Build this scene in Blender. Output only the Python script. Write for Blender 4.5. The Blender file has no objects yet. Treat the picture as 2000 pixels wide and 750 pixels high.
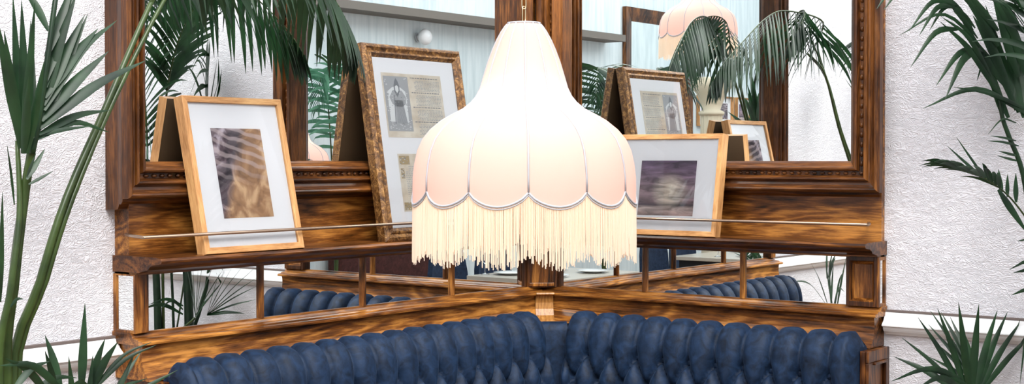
import bpy, math, random
from mathutils import Vector, Matrix
random.seed(7)
SC = bpy.context.scene
COL = SC.collection
H = 1.65
# ------------------------------------------------------------------ camera
CAM = Vector((3.5253, -4.8542, H)); YAW, PITCH, FPX = 2.2186, -0.0178, 2808.0
F = Vector((math.cos(YAW)*math.cos(PITCH), math.sin(YAW)*math.cos(PITCH), math.sin(PITCH)))
Rv = Vector((math.sin(YAW), -math.cos(YAW), 0)); U = Rv.cross(F)
cd = bpy.data.cameras.new('camera'); cam = bpy.data.objects.new('camera', cd); COL.objects.link(cam)
cd.lens = FPX/2000*36; cd.sensor_width = 36; cd.shift_y = -14.68/2000; cd.clip_start = .05
cam.matrix_world = Matrix(((Rv.x, U.x, -F.x, CAM.x), (Rv.y, U.y, -F.y, CAM.y), (Rv.z, U.z, -F.z, CAM.z), (0, 0, 0, 1)))
SC.camera = cam

def at(x, y, d):            # point seen at pixel (x, y), d metres deep
    return CAM + (F + Rv*((x-1000)/FPX) - U*((y-360.32)/FPX))*d

def atl(x, y, d):           # the same, seen through the left mirror
    p = at(x, y, d); return Vector((-p.x, p.y, p.z))

def atr(x, y, d):           # seen through the right mirror
    p = at(x, y, d); return Vector((p.x, -p.y, p.z))

def atb(x, y, d):           # seen through both
    p = at(x, y, d); return Vector((-p.x, -p.y, p.z))

# ------------------------------------------------------------------ mesh builder
class MB:
    def __init__(s): s.v = []; s.f = []; s.m = []
    def add(s, vs, fs, mi=0):
        o = len(s.v); s.v += [Vector(a) for a in vs]; s.f += [tuple(i+o for i in f) for f in fs]; s.m += [mi]*len(fs)
    def box(s, a, b, mi=0):
        x0, y0, z0 = (min(a[i], b[i]) for i in range(3)); x1, y1, z1 = (max(a[i], b[i]) for i in range(3))
        s.add([(x0,y0,z0),(x1,y0,z0),(x1,y1,z0),(x0,y1,z0),(x0,y0,z1),(x1,y0,z1),(x1,y1,z1),(x0,y1,z1)],
              [(0,3,2,1),(4,5,6,7),(0,1,5,4),(1,2,6,5),(2,3,7,6),(3,0,4,7)], mi)
    def tube(s, pts, r, n=8, mi=0, caps=True):
        pts = [Vector(p) for p in pts]; k = len(pts); rr = r if isinstance(r, (list, tuple)) else [r]*k
        T0 = (pts[1]-pts[0]).normalized(); A = T0.orthogonal().normalized(); vs = []; fs = []
        for i, p in enumerate(pts):
            T = (pts[min(i+1, k-1)]-pts[max(i-1, 0)]).normalized()
            A = (A - T*A.dot(T)).normalized(); B = T.cross(A)
            for j in range(n):
                a = 2*math.pi*j/n; vs.append(p + (A*math.cos(a)+B*math.sin(a))*rr[i])
        for i in range(k-1):
            for j in range(n):
                fs.append((i*n+j, i*n+(j+1) % n, (i+1)*n+(j+1) % n, (i+1)*n+j))
        if caps: fs.append(tuple(range(n-1, -1, -1))); fs.append(tuple((k-1)*n+j for j in range(n)))
        s.add(vs, fs, mi)
    def lathe(s, prof, n=32, c=(0,0,0), mi=0, rot=None):
        vs = []; k = len(prof)
        for (r, z) in prof:
            for j in range(n):
                a = 2*math.pi*j/n; v = Vector((r*math.cos(a), r*math.sin(a), z)); vs.append((rot @ v if rot else v)+Vector(c))
        fs = [(i*n+j, i*n+(j+1) % n, (i+1)*n+(j+1) % n, (i+1)*n+j) for i in range(k-1) for j in range(n)]
        s.add(vs, fs, mi)
    def grid(s, P, mi=0):   # P[i][j] points
        a = len(P); b = len(P[0])
        s.add([p for row in P for p in row], [(i*b+j, i*b+j+1, (i+1)*b+j+1, (i+1)*b+j) for i in range(a-1) for j in range(b-1)], mi)
    def ball(s, c, r, n=8, m=5, sc=(1,1,1), mi=0):
        c = Vector(c); P = []
        for i in range(m+1):
            t = math.pi*i/m
            P.append([c+Vector((r*sc[0]*math.sin(t)*math.cos(2*math.pi*j/n), r*sc[1]*math.sin(t)*math.sin(2*math.pi*j/n), r*sc[2]*math.cos(t))) for j in range(n+1)])
        s.grid(P, mi)
    def build(s, name, mats, parent=None, smooth=False, bevel=0, recalc=True, weld=False):
        me = bpy.data.meshes.new(name); off = parent.matrix_world.translation.copy() if parent and parent.get('_world') else Vector((0,0,0))
        me.from_pydata([tuple(v-off) for v in s.v], [], s.f)
        mats = mats if isinstance(mats, (list, tuple)) else [mats]
        for m in mats: me.materials.append(m)
        if len(mats) > 1: me.polygons.foreach_set('material_index', s.m)
        if recalc:
            import bmesh
            bm = bmesh.new(); bm.from_mesh(me)
            if weld: bmesh.ops.remove_doubles(bm, verts=bm.verts, dist=1e-5)
            bmesh.ops.recalc_face_normals(bm, faces=bm.faces); bm.to_mesh(me); bm.free()
        if smooth: me.polygons.foreach_set('use_smooth', [True]*len(me.polygons))
        me.update()
        o = bpy.data.objects.new(name, me); COL.objects.link(o)
        if parent: o.parent = parent
        if bevel:
            b = o.modifiers.new('bevel', 'BEVEL'); b.width = bevel; b.segments = 2; b.limit_method = 'ANGLE'; b.angle_limit = math.radians(40)
        return o

def tag(o, label=None, cat=None, group=None, kind=None):
    for k, v in (('label', label), ('category', cat), ('group', group), ('kind', kind)):
        if v: o[k] = v
    return o

def thing(name, loc, label, cat, group=None, world=True):
    o = bpy.data.objects.new(name, None); COL.objects.link(o); o.location = loc; o.empty_display_size = .05
    tag(o, label, cat, group)
    o.matrix_world = Matrix.Translation(Vector(loc))
    if world: WORLD.append(o); o['_world'] = 1
    return o
WORLD = []

def copy_tree(o, parent=None):
    c = o.copy(); COL.objects.link(c)
    if parent: c.parent = parent
    for ch in list(o.children): copy_tree(ch, c)
    return c

# ------------------------------------------------------------------ materials
def mat(name):
    m = bpy.data.materials.new(name); m.use_nodes = True; nt = m.node_tree
    return m, nt, nt.nodes['Principled BSDF']

def N(nt, t, **kw):
    n = nt.nodes.new(t)
    for k, v in kw.items():
        if k in n.inputs: n.inputs[k].default_value = v
        else: setattr(n, k, v)
    return n

def ramp(nt, fac, stops):
    r = nt.nodes.new('ShaderNodeValToRGB'); e = r.color_ramp.elements
    while len(e) < len(stops): e.new(.5)
    for i, (p, c) in enumerate(stops): e[i].position = p; e[i].color = (*c, 1) if len(c) == 3 else c
    nt.links.new(fac, r.inputs[0]); return r

def plain(name, col, rough=.5, metal=0, spec=.5, coat=0):
    m, nt, b = mat(name); b.inputs['Base Color'].default_value = (*col, 1); b.inputs['Roughness'].default_value = rough
    b.inputs['Metallic'].default_value = metal; b.inputs['Specular IOR Level'].default_value = spec; b.inputs['Coat Weight'].default_value = coat
    tc = N(nt, 'ShaderNodeTexCoord'); n = N(nt, 'ShaderNodeTexNoise', Scale=60.0, Detail=3.0); nt.links.new(tc.outputs['Object'], n.inputs['Vector'])
    bp = N(nt, 'ShaderNodeBump', Strength=.08, Distance=.002); nt.links.new(n.outputs['Fac'], bp.inputs['Height']); nt.links.new(bp.outputs[0], b.inputs['Normal'])
    return m

def wood(name, axis, cols, rough=.33, rot=None, k=1.0, cath=.5):
    m, nt, b = mat(name); L = nt.links
    tc = N(nt, 'ShaderNodeTexCoord')
    def noise(along, across, **kw):
        mp = N(nt, 'ShaderNodeMapping'); s = [across*k]*3; s['XYZ'.index(axis)] = along*k; mp.inputs['Scale'].default_value = s
        L.new(tc.outputs['Object'], mp.inputs['Vector']); n = N(nt, 'ShaderNodeTexNoise', **kw); L.new(mp.outputs[0], n.inputs['Vector']); return n.outputs['Fac']
    def mix(f, a, c):
        mx = N(nt, 'ShaderNodeMix', data_type='FLOAT'); mx.inputs[0].default_value = f; L.new(a, mx.inputs[2]); L.new(c, mx.inputs[3]); return mx.outputs[0]
    big = noise(2.2, 9, Scale=1.0, Detail=4.0, Roughness=.6, Distortion=.3)
    n0 = noise(1.1, 7, Scale=1.0, Detail=2.0, Roughness=.5, Distortion=.5)
    mu = N(nt, 'ShaderNodeMath', operation='MULTIPLY'); mu.inputs[1].default_value = 70.0; L.new(n0, mu.inputs[0])
    sn = N(nt, 'ShaderNodeMath', operation='SINE'); L.new(mu.outputs[0], sn.inputs[0])
    mr = N(nt, 'ShaderNodeMapRange'); mr.inputs['From Min'].default_value = -1; L.new(sn.outputs[0], mr.inputs['Value'])
    pores = noise(14, 230, Scale=1.0, Detail=3.0, Roughness=.7)
    fine = noise(5, 60, Scale=1.0, Detail=4.0, Roughness=.65)
    v = mix(.5, mix(cath*.30, big, mr.outputs[0]), mix(.5, pores, fine))
    r = ramp(nt, v, [(.38, cols[0]), (.49, cols[1]), (.62, cols[2])])
    L.new(r.outputs[0], b.inputs['Base Color'])
    b.inputs['Roughness'].default_value = rough
    b.inputs['Coat Weight'].default_value = .16; b.inputs['Coat Roughness'].default_value = .12; b.inputs['Specular IOR Level'].default_value = .28
    bp = N(nt, 'ShaderNodeBump', Strength=.3, Distance=.0012); L.new(v, bp.inputs['Height']); L.new(bp.outputs[0], b.inputs['Normal'])
    return m
OAK = [(.016, .005, .0015), (.165, .054, .010), (.56, .235, .048)]
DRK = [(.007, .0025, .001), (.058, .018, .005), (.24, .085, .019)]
WX, WY, WZ = (wood('oak_'+a, a, OAK) for a in 'XYZ')
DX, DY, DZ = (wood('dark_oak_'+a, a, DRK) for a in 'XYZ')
FRC = [(.010, .0035, .001), (.075, .024, .006), (.27, .098, .022)]
MX_, MY_, MZ_ = (wood('frame_oak_'+a, a, FRC, cath=.12) for a in 'XYZ')
GX, GZ = wood('picture_oak_X', 'X', [(.30,.13,.04), (.52,.26,.10), (.72,.42,.18)], .45, k=2, cath=.2), wood('picture_oak_Z', 'Z', [(.30,.13,.04), (.52,.26,.10), (.72,.42,.18)], .45, k=2, cath=.2)

def carved():
    m, nt, b = mat('carved_gilt_wood'); L = nt.links
    tc = N(nt, 'ShaderNodeTexCoord')
    n = N(nt, 'ShaderNodeTexNoise', Scale=38.0, Detail=6.0, Roughness=.75, Distortion=1.5); L.new(tc.outputs['Object'], n.inputs['Vector'])
    mx = n
    r = ramp(nt, n.outputs['Fac'], [(.34, (.022, .009, .003)), (.5, (.13, .055, .015)), (.64, (.40, .21, .065))]); L.new(r.outputs[0], b.inputs['Base Color'])
    b.inputs['Roughness'].default_value = .38; b.inputs['Metallic'].default_value = .25
    bp = N(nt, 'ShaderNodeBump', Strength=.6, Distance=.004); L.new(mx.outputs[0], bp.inputs['Height']); L.new(bp.outputs[0], b.inputs['Normal'])
    return m
CARVED = carved()

def wallpaper():
    m, nt, b = mat('embossed_plaster'); L = nt.links
    tc = N(nt, 'ShaderNodeTexCoord'); mp = N(nt, 'ShaderNodeMapping'); mp.inputs['Scale'].default_value = (1.15, 1.15, 2.3); L.new(tc.outputs['Object'], mp.inputs['Vector'])
    n = N(nt, 'ShaderNodeTexNoise', Scale=14.0, Detail=2.0, Roughness=.5, Distortion=1.6); L.new(mp.outputs[0], n.inputs['Vector'])
    mu = N(nt, 'ShaderNodeMath', operation='MULTIPLY'); mu.inputs[1].default_value = 30.0; L.new(n.outputs['Fac'], mu.inputs[0])
    sn = N(nt, 'ShaderNodeMath', operation='SINE'); L.new(mu.outputs[0], sn.inputs[0])
    pw = N(nt, 'ShaderNodeMath', operation='POWER'); ab = N(nt, 'ShaderNodeMath', operation='ABSOLUTE'); L.new(sn.outputs[0], ab.inputs[0]); L.new(ab.outputs[0], pw.inputs[0]); pw.inputs[1].default_value = 3.0
    n2 = N(nt, 'ShaderNodeTexNoise', Scale=30.0, Detail=3.0, Roughness=.6); L.new(mp.outputs[0], n2.inputs['Vector'])
    ms = N(nt, 'ShaderNodeMath', operation='MULTIPLY'); L.new(pw.outputs[0], ms.inputs[0]); L.new(n2.outputs['Fac'], ms.inputs[1])
    ad = N(nt, 'ShaderNodeMath', operation='ADD'); L.new(ms.outputs[0], ad.inputs[0]); L.new(n2.outputs['Fac'], ad.inputs[1])
    bp = N(nt, 'ShaderNodeBump', Strength=.6, Distance=.005); L.new(ad.outputs[0], bp.inputs['Height']); L.new(bp.outputs[0], b.inputs['Normal'])
    b.inputs['Base Color'].default_value = (.77, .755, .80, 1); b.inputs['Roughness'].default_value = .5
    return m
PAPER = wallpaper()

def boards(name, axis):
    m, nt, b = mat(name); L = nt.links
    tc = N(nt, 'ShaderNodeTexCoord'); sp = N(nt, 'ShaderNodeSeparateXYZ'); L.new(tc.outputs['Object'], sp.inputs[0])
    mp = N(nt, 'ShaderNodeMapping'); mp.inputs['Scale'].default_value = (14, 14, 1.2); L.new(tc.outputs['Object'], mp.inputs['Vector'])
    n = N(nt, 'ShaderNodeTexNoise', Scale=1.5, Detail=4.0); L.new(mp.outputs[0], n.inputs['Vector'])
    r = ramp(nt, n.outputs['Fac'], [(.3, (.55, .64, .67)), (.6, (.70, .77, .79))]); L.new(r.outputs[0], b.inputs['Base Color'])
    d = N(nt, 'ShaderNodeMath', operation='DIVIDE'); d.inputs[1].default_value = .62; L.new(sp.outputs[axis], d.inputs[0])
    fr = N(nt, 'ShaderNodeMath', operation='FRACT'); L.new(d.outputs[0], fr.inputs[0])
    lt = N(nt, 'ShaderNodeMath', operation='LESS_THAN'); lt.inputs[1].default_value = .02; L.new(fr.outputs[0], lt.inputs[0])
    iv = N(nt, 'ShaderNodeMath', operation='SUBTRACT'); iv.inputs[0].default_value = 1; L.new(lt.outputs[0], iv.inputs[1])
    bp = N(nt, 'ShaderNodeBump', Strength=1.0, Distance=.01); L.new(iv.outputs[0], bp.inputs['Height'])
    bp2 = N(nt, 'ShaderNodeBump', Strength=.3, Distance=.004); L.new(n.outputs['Fac'], bp2.inputs['Height']); L.new(bp.outputs[0], bp2.inputs['Normal'])
    L.new(bp2.outputs[0], b.inputs['Normal']); b.inputs['Roughness'].default_value = .5
    return m
BOARD_Y, BOARD_X = boards('painted_boards', 'Y'), boards('painted_boards_end', 'X')
PAINT = plain('white_gloss_paint', (.83, .83, .84), .35)
MIRROR, nt, b = mat('mirror_silver'); b.inputs['Metallic'].default_value = 1; b.inputs['Roughness'].default_value = 0.0; b.inputs['Base Color'].default_value = (.93, .955, .95, 1)

def velvet(name, c0, c1):
    m, nt, b = mat(name); L = nt.links
    tc = N(nt, 'ShaderNodeTexCoord'); n = N(nt, 'ShaderNodeTexNoise', Scale=22.0, Detail=5.0, Roughness=.65, Distortion=1.0); L.new(tc.outputs['Object'], n.inputs['Vector'])
    r = ramp(nt, n.outputs['Fac'], [(.3, c0), (.7, c1)]); L.new(r.outputs[0], b.inputs['Base Color'])
    b.inputs['Roughness'].default_value = .62; b.inputs['Sheen Weight'].default_value = .10; b.inputs['Sheen Roughness'].default_value = .35
    b.inputs['Sheen Tint'].default_value = (.30, .48, .85, 1); b.inputs['Specular IOR Level'].default_value = .25
    n2 = N(nt, 'ShaderNodeTexNoise', Scale=55.0, Detail=4.0); L.new(tc.outputs['Object'], n2.inputs['Vector'])
    bp = N(nt, 'ShaderNodeBump', Strength=.25, Distance=.004); L.new(n2.outputs['Fac'], bp.inputs['Height']); L.new(bp.outputs[0], b.inputs['Normal'])
    return m
VELVET = velvet('navy_velvet', (.0015, .0055, .015), (.011, .031, .078))
BURG = velvet('oxblood_leather', (.03, .008, .006), (.09, .025, .02))

def leafm(name, c0, c1, rough=.42, trans=.25):
    m, nt, b = mat(name); L = nt.links
    tc = N(nt, 'ShaderNodeTexCoord'); n = N(nt, 'ShaderNodeTexNoise', Scale=9.0, Detail=4.0); L.new(tc.outputs['Object'], n.inputs['Vector'])
    r = ramp(nt, n.outputs['Fac'], [(.3, c0), (.7, c1)]); L.new(r.outputs[0], b.inputs['Base Color'])
    b.inputs['Roughness'].default_value = rough
    t = N(nt, 'ShaderNodeBsdfTranslucent'); r2 = ramp(nt, n.outputs['Fac'], [(.3, tuple(min(1, x*2.2) for x in c0)), (.7, tuple(min(1, x*2.2) for x in c1))]); L.new(r2.outputs[0], t.inputs['Color'])
    mx = N(nt, 'ShaderNodeMixShader'); mx.inputs[0].default_value = trans; L.new(b.outputs[0], mx.inputs[1]); L.new(t.outputs[0], mx.inputs[2])
    L.new(mx.outputs[0], nt.nodes['Material Output'].inputs['Surface'])
    return m
LEAF = leafm('palm_leaf', (.004, .016, .007), (.018, .058, .020))
LEAF2 = leafm('pale_palm_leaf', (.03, .12, .065), (.10, .26, .16))
STEM = leafm('palm_stem', (.014, .030, .007), (.06, .10, .022), .35, .05)
POT = plain('terracotta_pot', (.30, .12, .06), .7)
SOIL = plain('potting_soil', (.03, .02, .014), .95)
STEEL = plain('brushed_steel', (.62, .62, .64), .28, 1)
BRASS = plain('pale_brass', (.75, .62, .40), .3, 1)
BRONZE = plain('bronze_rail', (.42, .30, .22), .28, .9)

# ------------------------------------------------------------------ room shell
XL, YR = -.08, .04          # plaster planes behind the panelling
def wallbox(name, a, b, m, label=None):
    mb = MB(); mb.box(a, b); o = mb.build(name, m); tag(o, label, None, None, 'structure'); return o
wallbox('wall_left', (XL-.15, -12.2, 0), (XL, YR+.15, 4.2), PAPER)
wallbox('wall_right', (XL, YR, 0), (5.3, YR+.15, 4.2), PAPER)
wallbox('wall_back', (5.0, -12.2, 0), (5.15, YR, 4.2), BOARD_Y)
wallbox('wall_far', (XL, -12.35, 0), (5.15, -12.2, 4.2), BOARD_X)
def floorm():
    m, nt, b = mat('floor_boards'); L = nt.links
    tc = N(nt, 'ShaderNodeTexCoord'); br = N(nt, 'ShaderNodeTexBrick', Scale=1.0); br.inputs['Color1'].default_value = (.22, .12, .06, 1); br.inputs['Color2'].default_value = (.30, .17, .09, 1); br.inputs['Mortar'].default_value = (.05, .03, .02, 1)
    br.inputs['Mortar Size'].default_value = .004; br.inputs['Brick Width'].default_value = 1.4; br.inputs['Row Height'].default_value = .14; L.new(tc.outputs['Object'], br.inputs['Vector']); L.new(br.outputs['Color'], b.inputs['Base Color']); b.inputs['Roughness'].default_value = .4
    return m
wallbox('floor', (XL-.15, -12.35, -.1), (5.3, YR+.15, 0), floorm())
# bulkhead that runs along the top of the boarded wall, and a pilaster strip at its end
BH = MB(); BH.box((4.78, -8.05, 2.97), (5.0, YR, 4.2));
tag(BH.build('trim_1', BOARD_Y), None, None, None, 'structure')
BH = MB(); BH.box((4.74, -8.09, 2.90), (5.0, YR, 2.97)); tag(BH.build('trim_5', plain('dark_lip', (.17, .15, .13), .8)), None, None, None, 'structure')  # grey-brown band along the bulkhead's lower edge
# roof: a glazed skylight between white coving strips
mb = MB()
mb.box((XL-.15, -12.35, 4.2), (.35, YR+.15, 4.3)); mb.box((4.75, -12.35, 4.2), (5.3, YR+.15, 4.3)); mb.box((.35, -.30, 4.2), (4.75, YR+.15, 4.3)); mb.box((.35, -12.35, 4.2), (4.75, -11.9, 4.3))
for i in range(1, 9): mb.box((.35, -.30-i*1.29-.03, 4.2), (4.75, -.30-i*1.29+.03, 4.28))
tag(mb.build('ceiling', PAINT), None, None, None, 'structure')

def dado(name, side, u0, u1):
    prof = [(0, 1.1065), (.014, 1.1065), (.018, 1.103), (.022, 1.090), (.030, 1.076), (.042, 1.066), (.046, 1.062), (.046, 1.058), (.036, 1.054), (.034, 1.046), (.028, 1.038), (.016, 1.032), (.012, 1.026), (0, 1.024)]
    mb = MB(); P = []
    for u in (u0, u1):
        P.append([(XL+p, -u, z) if side == 'L' else (u, YR-p, z) for p, z in prof])
    mb.grid(P)
    for row in P: mb.add(row, [tuple(range(len(row)))])
    o = mb.build(name, PAINT, weld=True); tag(o, None, None, None, 'structure')
TAUPE = plain('taupe_strip', (.16, .125, .115), .6)  # narrow taupe strip along the top of the dado rails
mb = MB(); mb.box((XL, -12.2, 1.106), (XL+.017, -2.10, 1.1135)); mb.box((1.50, YR-.017, 1.106), (5.0, YR, 1.1135)); 
tag(mb.build('trim_4', TAUPE), None, None, None, 'structure')
dado('trim_2', 'L', 2.10, 12.2); dado('trim_3', 'R', 1.50, 5.0)

# ------------------------------------------------------------------ panelling with strip mirrors
def W(side, u, p, z): return (p, -u, z) if side == 'L' else (u, -p, z)
def sbox(mb, side, u0, u1, p0, p1, z0, z1, mi=0): mb.box(W(side, u0, p0, z0), W(side, u1, p1, z1), mi)
def sprof(mb, side, u0, u1, prof, mi=0, caps=True, mit0=0):   # mit0: mitre the u0 end at 45 degrees by protrusion
    n = len(prof); A = [W(side, u0+mit0*p, p, z) for p, z in prof]; B = [W(side, u1, p, z) for p, z in prof]
    fs = [(i, (i+1) % n, n+(i+1) % n, n+i) for i in range(n)]
    if caps: fs += [tuple(range(n)), tuple(range(2*n-1, n-1, -1))]
    mb.add(A+B, fs, mi)

ZL = 1.358
def panelling(side, uend, ucor, munt, pane0, label):
    wu, wz = (WY, WZ) if side == 'L' else (WX, WZ)
    du = DY if side == 'L' else DX
    back = (XL if side == 'L' else -YR)
    r = thing('mirrored_wall_panelling', W(side, (uend+ucor)/2, 0, .0), label, 'panelling', 'oak panelling with mirror strips')
    sgn = 1
    # back board behind the pictures and body behind the mirrors
    mb = MB(); sbox(mb, side, 0.0, uend, back, -.012, 1.30, 1.636); mb.build('back_board', wu, r)
    mb = MB(); sbox(mb, side, 0.0, uend-.004, back, -.006, .984, 1.30); mb.build('lower_carcass', wu, r)
    mb = MB(); sbox(mb, side, 0.0, uend, back, -.026, 1.636, 2.95); mb.build('upper_carcass', wu, r)
    # ledge
    led = [(back, ZL), (.128, ZL), (.146, ZL-.003), (.152, ZL-.010), (.150, ZL-.017), (.140, ZL-.021), (.112, ZL-.024), (.098, ZL-.030), (.088, ZL-.040), (.060, ZL-.046), (.045, ZL-.050), (back, ZL-.050)]
    mb = MB(); sprof(mb, side, .0, uend+.010, led, mit0=1); mb.build('ledge', du, r, bevel=.0015)
    # frieze rail beneath the ledge, sill rail beneath the mirrors
    mb = MB(); sbox(mb, side, .0, uend, back, .024, 1.299, 1.312); mb.build('frieze_rail', wu, r, bevel=.0015)
    sill = [(back, 1.126), (.006, 1.1255), (.014, 1.120), (.018, 1.112), (.040, 1.109), (.046, 1.104), (.060, 1.103), (.067, 1.099), (.066, 1.092), (.056, 1.090), (back, 1.090)]
    mb = MB(); sprof(mb, side, .0, uend+.012, sill, mit0=1); mb.build('sill_moulding', wu, r, bevel=.001)
    da = [(back, 1.091), (.050, 1.091), (.047, 1.082), (.045, 1.060), (.048, 1.035), (.058, 1.010), (.074, .992), (.079, .984), (back, .984)]
    mb = MB(); sprof(mb, side, .0, uend+.0, da, mit0=1); mb.build('dado_board', wu, r)
    # end stile / pier
    if side == 'L':
        mb = MB(); sbox(mb, side, pane0, uend, back+.0, .024, 1.124, 1.302)
        # opening in the return
        mb.build('end_stile', wz, r, bevel=.002)
        mb = MB(); sbox(mb, side, uend, uend+.0022, -.066, .016, 1.133, 1.297); mb.build('return_mirror', MIRROR, r)
        mb = MB(); 
        for a, c, z0, z1 in ((back, -.066, 1.124, 1.302), (.016, .024, 1.124, 1.302), (-.066, .016, 1.124, 1.133), (-.066, .016, 1.297, 1.302)): sbox(mb, side, uend, uend+.007, a, c, z0, z1)
        mb.build('return_frame', wz, r)
    else:
        mb = MB(); sbox(mb, side, pane0, pane0+.014, back, .024, 1.124, 1.302); sbox(mb, side, uend-.012, uend, back, .026, 1.124, 1.302)
        sbox(mb, side, pane0+.014, uend-.012, back, .026, 1.124, 1.142); sbox(mb, side, pane0+.014, uend-.012, back, .026, 1.286, 1.302)
        mb.build('end_stile', DZ, r, bevel=.0015)
        mb = MB(); a, c = pane0+.014, uend-.012
        P = [W(side, a, .026, 1.142), W(side, c, .026, 1.142), W(side, c, .026, 1.286), W(side, a, .026, 1.286)]
        Q = [W(side, a+.012, .010, 1.154), W(side, c-.012, .010, 1.154), W(side, c-.012, .010, 1.274), W(side, a+.012, .010, 1.274)]
        mb.add(P+Q, [(0,1,5,4), (1,2,6,5), (2,3,7,6), (3,0,4,7), (4,5,6,7)]); mb.build('recessed_panel', wz, r)
        mb = MB(); sbox(mb, side, uend, uend+.0022, -.028, .012, 1.136, 1.290); mb.build('return_mirror', MIRROR, r)
        mb = MB()
        for a, c, z0, z1 in ((back, -.028, 1.124, 1.302), (.012, .024, 1.124, 1.302), (-.028, .012, 1.124, 1.136), (-.028, .012, 1.290, 1.302)): sbox(mb, side, uend, uend+.007, a, c, z0, z1)
        mb.build('return_frame', wz, r)
    # panes and muntins
    edges = [ucor] + munt + [pane0]
    for i in range(len(edges)-1):
        mb = MB(); sbox(mb, side, edges[i], edges[i+1], -.004, .0, 1.122, 1.300); mb.build('mirror_pane', MIRROR, r)
    for u in munt:
        mb = MB(); sprof_v = [(u-.0115, .0), (u-.0115, .006), (u-.006, .012), (u, .014), (u+.006, .012), (u+.0115, .006), (u+.0115, .0)]
        A = [W(side, a, p, 1.124) for a, p in sprof_v]; B = [W(side, a, p, 1.300) for a, p in sprof_v]; n = len(A)
        mb.add(A+B, [(i, (i+1) % n, n+(i+1) % n, n+i) for i in range(n)]); mb.build('muntin', wz, r)
    return r
PL = panelling('L', 2.095, .10, [.5828, 1.082, 1.5747], 2.0502, 'oak wall panelling whose ledge carries the stone-arch print and manuscript pages')
PR = panelling('R', 1.490, .0905, [.5141, .9478], 1.3724, 'oak wall panelling whose ledge carries the purple-grey shoreline print')

# gallery rails above the ledges (parts of the panelling)
def rail(side, r, uend, ustart):
    mb = MB(); P = .150; z = 1.4215
    mb.tube([W(side, ustart, P, z), W(side, (ustart+uend)/2, P, z), W(side, uend-.004, P, z), W(side, uend-.002, P-.006, z), W(side, uend-.035, .05, z), W(side, uend-.07, -.02, z)], .0052, 8)
    o = mb.build('gallery_rail', BRONZE, r, smooth=True)
rail('L', PL, 2.17, .145); rail('R', PR, 1.508, .145)

# corner pillar between the mirror strips
cp = thing('corner_pillar', (.06, -.06, 0), 'narrow oak corner pillar where the two mirror strips meet', 'pillar')
def diag(a, b, z0, z1, th, mb):   # vertical slab between plan points a and b
    a = Vector((*a, 0)); b = Vector((*b, 0)); t = (b-a).normalized(); n = Vector((t.y, -t.x, 0))
    if n.dot(Vector((1, -1, 0))) < 0: n = -n
    vs = [a-n*th, b-n*th, b, a]; vs = [Vector((v.x, v.y, z0)) for v in vs]+[Vector((v.x, v.y, z1)) for v in vs]
    mb.add(vs, [(0,3,2,1),(4,5,6,7),(0,1,5,4),(1,2,6,5),(2,3,7,6),(3,0,4,7)])
mb = MB(); diag((.012, -.088), (.080, -.020), 1.120, 1.300, .05, mb); mb.build('pillar_panel', WZ, cp)
mb = MB(); diag((.002, -.108), (.022, -.088), 1.12, 1.30, .03, mb); diag((.080, -.030), (.098, -.012), 1.12, 1.30, .03, mb)
mb.box((-.01, -.118, 1.12), (.010, -.098, 1.30)); mb.box((.098, -.012, 1.12), (.112, .01, 1.30)); mb.build('pillar_post', DZ, cp, bevel=.002)
mb = MB(); diag((.020, -.104), (.094, -.030), 1.126, 1.140, .06, mb); mb.build('pillar_base', WZ, cp, bevel=.002)
mb = MB(); mb.grid([[((p+.003+(1-t)*0), -(p+.003+.052*(1-t)), z) if False else (p+.003+.052*t, -(p+.003+.052*(1-t)), z) for t in (0, 1)] for p, z in ((.02, 1.104), (.066, 1.104), (.068, 1.096), (.050, 1.089), (.046, 1.060), (.049, 1.035), (.059, 1.010), (.075, .992), (.081, .984))]); mb.build('corner_block', wood('light_oak_Z', 'Z', [(.12,.04,.01), (.30,.125,.03), (.52,.25,.07)]), cp, bevel=.002)

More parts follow.
